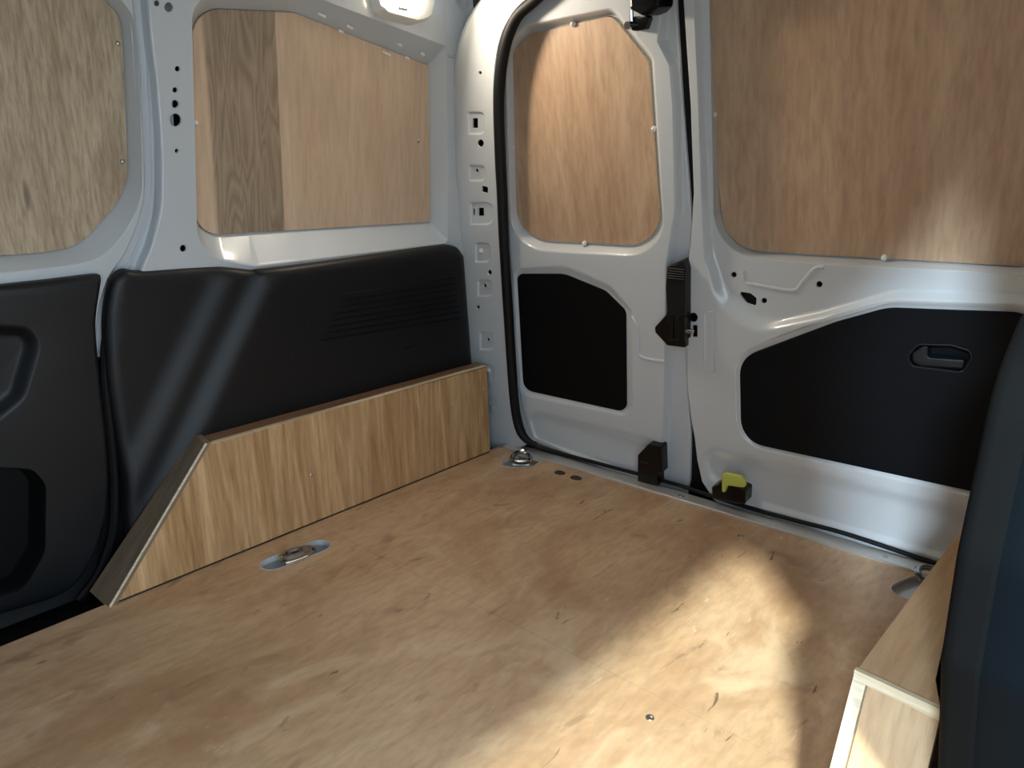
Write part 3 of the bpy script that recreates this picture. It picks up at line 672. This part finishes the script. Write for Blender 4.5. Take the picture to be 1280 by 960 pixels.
# ================================================================== LEFT SIDE TRIM
ts = thing('side_trim_panel', (-1.93, 1.3, 0), 'large black plastic side trim with slatted vent below the heartwood striped board', 'trim panel')
HT = .058
tp = spline([(151, 346), (158, 341.5), (167, 340), (182, 342), (230, 338.5), (280, 336), (318, 339), (330, 336.5), (424, 324), (540, 307.5), (560, 306), (570, 309), (577, 319)], 3) + spline([(580, 360), (584, 410), (588, 462)], 3) + [(592, 520), (596, 590)]
tp += [(400, 660), (170, 770)] + spline([(166, 700), (160, 655), (159, 601), (149, 539), (140, 476), (137, 410), (141, 372), (146, 353)], 4)
uvt = LEFT.uv(tp, HT - .02)
fold = LEFT.uv([(335, 338), (238, 545)], HT)
def foldh(V):
    a, b = fold; d = nrm(b - a); nn = A([-d[1], d[0]]); 
    if nn[0] < 0: nn = -nn
    s = (V - a) @ nn
    t1 = np.clip((s + .13) / .07, 0, 1); t2 = np.clip((s + .035) / .07, 0, 1)
    return HT - .040 + .018 * (t1 * t1 * (3 - 2 * t1)) + .025 * (t2 * t2 * (3 - 2 * t2))
inner = offset(uvt, -.022)
mb = MB(); R = []
for d, dh in ((0, -.03), (-.002, -.014), (-.008, -.005), (-.022, 0)):
    q = offset(uvt, d); R.append(LEFT.P(q, foldh(inner) + dh))
mb.rings(R)
vent = LEFT.uv([(402, 428), (434, 364), (572, 342), (577, 399)], HT)
mb.grid(LEFT, inner, foldh, .016)
obj('panel_face', mb, BLACK, ts, ang=60, wn=False)
mb = MB()
for k in range(8):
    f = k / 7
    a = (432 - 32 * f, 366 + 58 * f); b = (568 + 6 * f, 346 + 50 * f)
    P = LEFT.P(LEFT.uv([a, b], HT + .002), HT + .002); dz = A([0, 0, .0055])
    m2 = MB(); s0, s1 = P
    i = A([.005, 0, 0])
    m2.add([s0 - dz, s1 - dz, s1 - dz + i, s0 - dz + i, s0 + dz * .2, s1 + dz * .2], [(0, 1, 2, 3), (3, 2, 5, 4), (0, 3, 4), (1, 5, 2)])
    obj('vent_slat', m2, INSERT_B, ts, smooth=False)
m2 = MB().tube(LEFT.P(LEFT.uv(spline([(352, 470), (380, 415), (404, 364), (415, 357), (480, 346), (566, 331)], 5), HT), HT - .010), .0135, 10)
obj('raised_line', m2, BLACK, ts)
obj('clip', MB().box(LEFT.P(LEFT.uv([(506, 435)], HT), HT - .002)[0], LEFT.P(LEFT.uv([(519, 431)], HT), HT + .008)[0], .001), GLOSS, ts)

# ================================================================== WHEEL ARCH BOXES
XF = -1.815; ZT = .336
FR = Plane((XF, 0, 0), (0, 1, 0), (0, 0, 1))
bx = thing('wheel_arch_box', (-1.86, 1.25, 0), 'oak veneered plywood box along the left wall with sloping grey front end', 'plywood box', 'plywood boxes over the wheel arches')
fp = A([(.545, .006), (1.884, .006), (1.878, .333), (.826, .338)])
mb = MB().prism(FR, fp, -.018, 0, .0012); obj('front_board', mb, BOXF, bx, smooth=False)
mb = MB(); a = A([XF - .0005, .828, .3395]); b = A([XF - .0005, 1.878, .3345]); mb.box(a + A([-.0185, 0, -.003]), b + A([0.0012, 0, .0035]) , .0008)
obj('pale_edge', mb, EDGE, bx, smooth=False)
mb = MB(); mb.add([(XF - .019, .84, .338), (XF - .019, 1.885, .3345), (-1.888, 1.90, .3345), (-1.905, .85, .338), (XF - .019, .84, .318), (XF - .019, 1.885, .3145), (-1.888, 1.90, .3145), (-1.905, .85, .318)],
       [(0, 1, 2, 3), (4, 5, 6, 7), (0, 1, 5, 4), (2, 3, 7, 6), (1, 2, 6, 5), (0, 3, 7, 4)])
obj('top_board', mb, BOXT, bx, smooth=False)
sl = [(XF + .001, .520, -.002), (XF + .001, .812, .343), (-1.905, .826, .343), (-1.935, .520, -.002)]
mb = MB(); q = A(sl); off = A([0, .018, -.0]); mb.add(np.concatenate([q, q + off]), [(0, 1, 2, 3), (4, 5, 6, 7), (0, 1, 5, 4), (1, 2, 6, 5), (2, 3, 7, 6), (0, 3, 7, 4)])
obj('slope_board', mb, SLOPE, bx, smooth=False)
mb = MB(); mb.tube([(XF + .001, .524, .0), (XF + .001, .816, .343)], .0035, 6); obj('corner_strip', mb, EDGE, bx)
mb = MB().box((XF - .016, .55, .0), (XF - .003, 1.884, .006)); obj('shadow_gap', mb, DARK_BROWN, bx, smooth=False)  # dark strip whose colour stands in for the shade under the board
for (x, y) in ((389, 594), (604, 486), (565, 505)):
    c = FR.P(FR.uv([(x, y)], 0), 0)[0]; obj('screw', MB().dome(c, (1, 0, 0), .0052, .003, 10, 3), STEEL, bx)

rb = thing('wheel_arch_box', (-.17, 1.45, 0), 'tan plywood box at lower right in front of the dark trim panel', 'plywood box', 'plywood boxes over the wheel arches')
XG = -.236
mb = MB(); mb.add([(XG, .968, .336), (-.214, 1.93, .336), (-.095, 1.93, .336), (-.095, 1.20, .336), (-.165, 1.135, .336), (-.150, 1.01, .336), (-.132, .955, .336)] +
                  [(XG, .968, .318), (-.214, 1.93, .318), (-.095, 1.93, .318), (-.095, 1.20, .318), (-.165, 1.135, .318), (-.150, 1.01, .318), (-.132, .955, .318)],
                  [tuple(range(7)), tuple(range(7, 14))] + [(i, (i + 1) % 7, 7 + (i + 1) % 7, 7 + i) for i in range(7)])
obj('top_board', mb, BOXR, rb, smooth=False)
mb = MB(); f_ = [(XG + .002, .972, .318), (-.216, 1.93, .318), (-.216, 1.93, .0), (XG - .004, .83, .0)]
q = A(f_); mb.add(np.concatenate([q, q + A([.018, 0, 0])]), [(0, 1, 2, 3), (4, 5, 6, 7), (0, 1, 5, 4), (1, 2, 6, 5), (2, 3, 7, 6), (0, 3, 7, 4)]); obj('side_board', mb, BOXR, rb, smooth=False)
q = A([(XG + .016, .966, .322), (-.130, .953, .322), (-.130, .80, .0), (XG + .010, .82, .0)])
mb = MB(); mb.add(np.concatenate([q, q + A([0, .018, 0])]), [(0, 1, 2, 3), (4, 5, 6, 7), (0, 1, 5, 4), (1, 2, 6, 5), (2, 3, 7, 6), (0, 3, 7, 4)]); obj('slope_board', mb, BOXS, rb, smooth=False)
q = A([(XG - .003, .962, .330), (XG + .014, .962, .330), (XG + .008, .816, .0), (XG - .009, .816, .0)])
mb = MB(); mb.add(np.concatenate([q, q + A([0, .016, 0])]), [(0, 1, 2, 3), (4, 5, 6, 7), (0, 1, 5, 4), (1, 2, 6, 5), (2, 3, 7, 6), (0, 3, 7, 4)]); obj('pale_edge', mb, EDGE, rb, smooth=False)
q = A([(XG - .003, .960, .337), (-.130, .948, .337), (-.130, .948, .321), (XG - .003, .960, .321)])
mb = MB(); mb.add(np.concatenate([q, q + A([0, .008, 0])]), [(0, 1, 2, 3), (4, 5, 6, 7), (0, 1, 5, 4), (1, 2, 6, 5), (2, 3, 7, 6), (0, 3, 7, 4)]); obj('pale_edge', mb, EDGE, rb, smooth=False)

# ================================================================== TIE-DOWN RINGS
def tie_down(loop, ring_c, ang, label, r=.036, flat=.62, zc=-.006, tilt=18, k=1.0):
    c = loop.mean(0); t = thing('tie_down_ring', (c[0], c[1], -.04), label, 'tie-down', 'tie-down rings let into the floor')
    mb = MB(); mb.rings([FLOOR.P(offset(loop, .0), .0006), FLOOR.P(offset(loop, -.002), .0012), FLOOR.P(offset(loop, -.0025), -.015 * k), FLOOR.P(offset(loop, .020 * k), -.017 * k), FLOOR.P(offset(loop, .018 * k), -.054 * k), FLOOR.P(offset(loop, .004 * k), -.066 * k)]); mb.fill(FLOOR, offset(loop, .004 * k), -.066 * k); obj('cup', mb, GREY, t)
    ca, sa = math.cos(ang), math.sin(ang); P = []
    for q in np.linspace(0, 2 * math.pi, 28, endpoint=False):
        x, y = r * math.cos(q), r * flat * 1.6 * math.sin(q) * (1 if math.sin(q) > 0 else .35)
        z = zc + math.sin(math.radians(tilt)) * (y)
        P.append((ring_c[0] + x * ca - y * sa, ring_c[1] + x * sa + y * ca, z))
    mb = MB(); mb.tube(P, .0088, 8, closed=True); obj('ring', mb, CHROME, t)
    mb = MB(); b0 = A([ring_c[0], ring_c[1], 0]); d = A([ca, sa, 0]) * r
    mb.tube([b0 - d * .9 + A([0, 0, -.012]), b0 + d * .9 + A([0, 0, -.012])], .009, 8); mb.box(b0 + A([-.014, -.014, -.066]), b0 + A([.014, .014, -.014]), .002)
    obj('bracket', mb, STEEL, t)
tie_down(cupA, (-1.676, .966), math.radians(84), 'chrome tie-down ring in stadium-shaped grey cup beside the oak veneered box', .044, .75, .008, -16)
tie_down(cupB, (-1.664, 1.888), math.radians(35), 'chrome tie-down ring in the rear corner beside the two dark floor plugs', .034, .8, .008, 20, .6)
tie_down(cupC, (-.320, 1.915), math.radians(60), 'chrome tie-down ring half hidden behind the tan plywood box', .036, .7, .014, 20, .3)

# ================================================================== INTERIOR LAMP
lm = thing('interior_lamp', (-1.80, 1.66, 1.5), 'lit rectangular interior lamp over the quarter window', 'lamp')
lam_o = LEFT.uv(rp([(462, -40, 14), (552, -40, 14), (538, 24, 12), (520, 29, 10), (478, 18, 14)], 5), .030)
lens = LEFT.uv(rp([(474, -34, 8), (540, -34, 8), (530, 15, 8), (516, 18.5, 6), (480, 8, 8)], 5), .046)
mb = MB(); mb.rings([LEFT.P(offset(lam_o, .006), 0), LEFT.P(lam_o, .030), LEFT.P(offset(lam_o, -.008), .040), LEFT.P(lens, .040)])
obj('housing', mb, PLASTIC_W, lm)
mb = MB().prism(LEFT, lens, .030, .046, .006); ln = obj('lens', mb, LENS, lm)
sw_ = LEFT.uv(rp([(498, 8, 1), (510, 10.5, 1), (510, 14.5, 1), (498, 12, 1)], 2), .050); obj('switch', MB().prism(LEFT, sw_, .04, .050, .001), GREY, lm)
al = bpy.data.lights.new('lamp_light', 'AREA'); al.shape = 'RECTANGLE'; al.size = .10; al.size_y = .06; al.energy = 2.2; al.color = (1.0, .86, .68)
lo = bpy.data.objects.new('lamp_light', al); COL.objects.link(lo)
lc_ = LEFT.P(LEFT.uv([(510, 0)], .085), .085)[0]
lo.parent = lm; lo.location = Vector((lc_ - org(lm)) * U); lo.rotation_euler = Vector((.90, -.18, -.40)).to_track_quat('-Z', 'Y').to_euler()

for o in bpy.data.objects:
    if 'org' in o: del o['org']
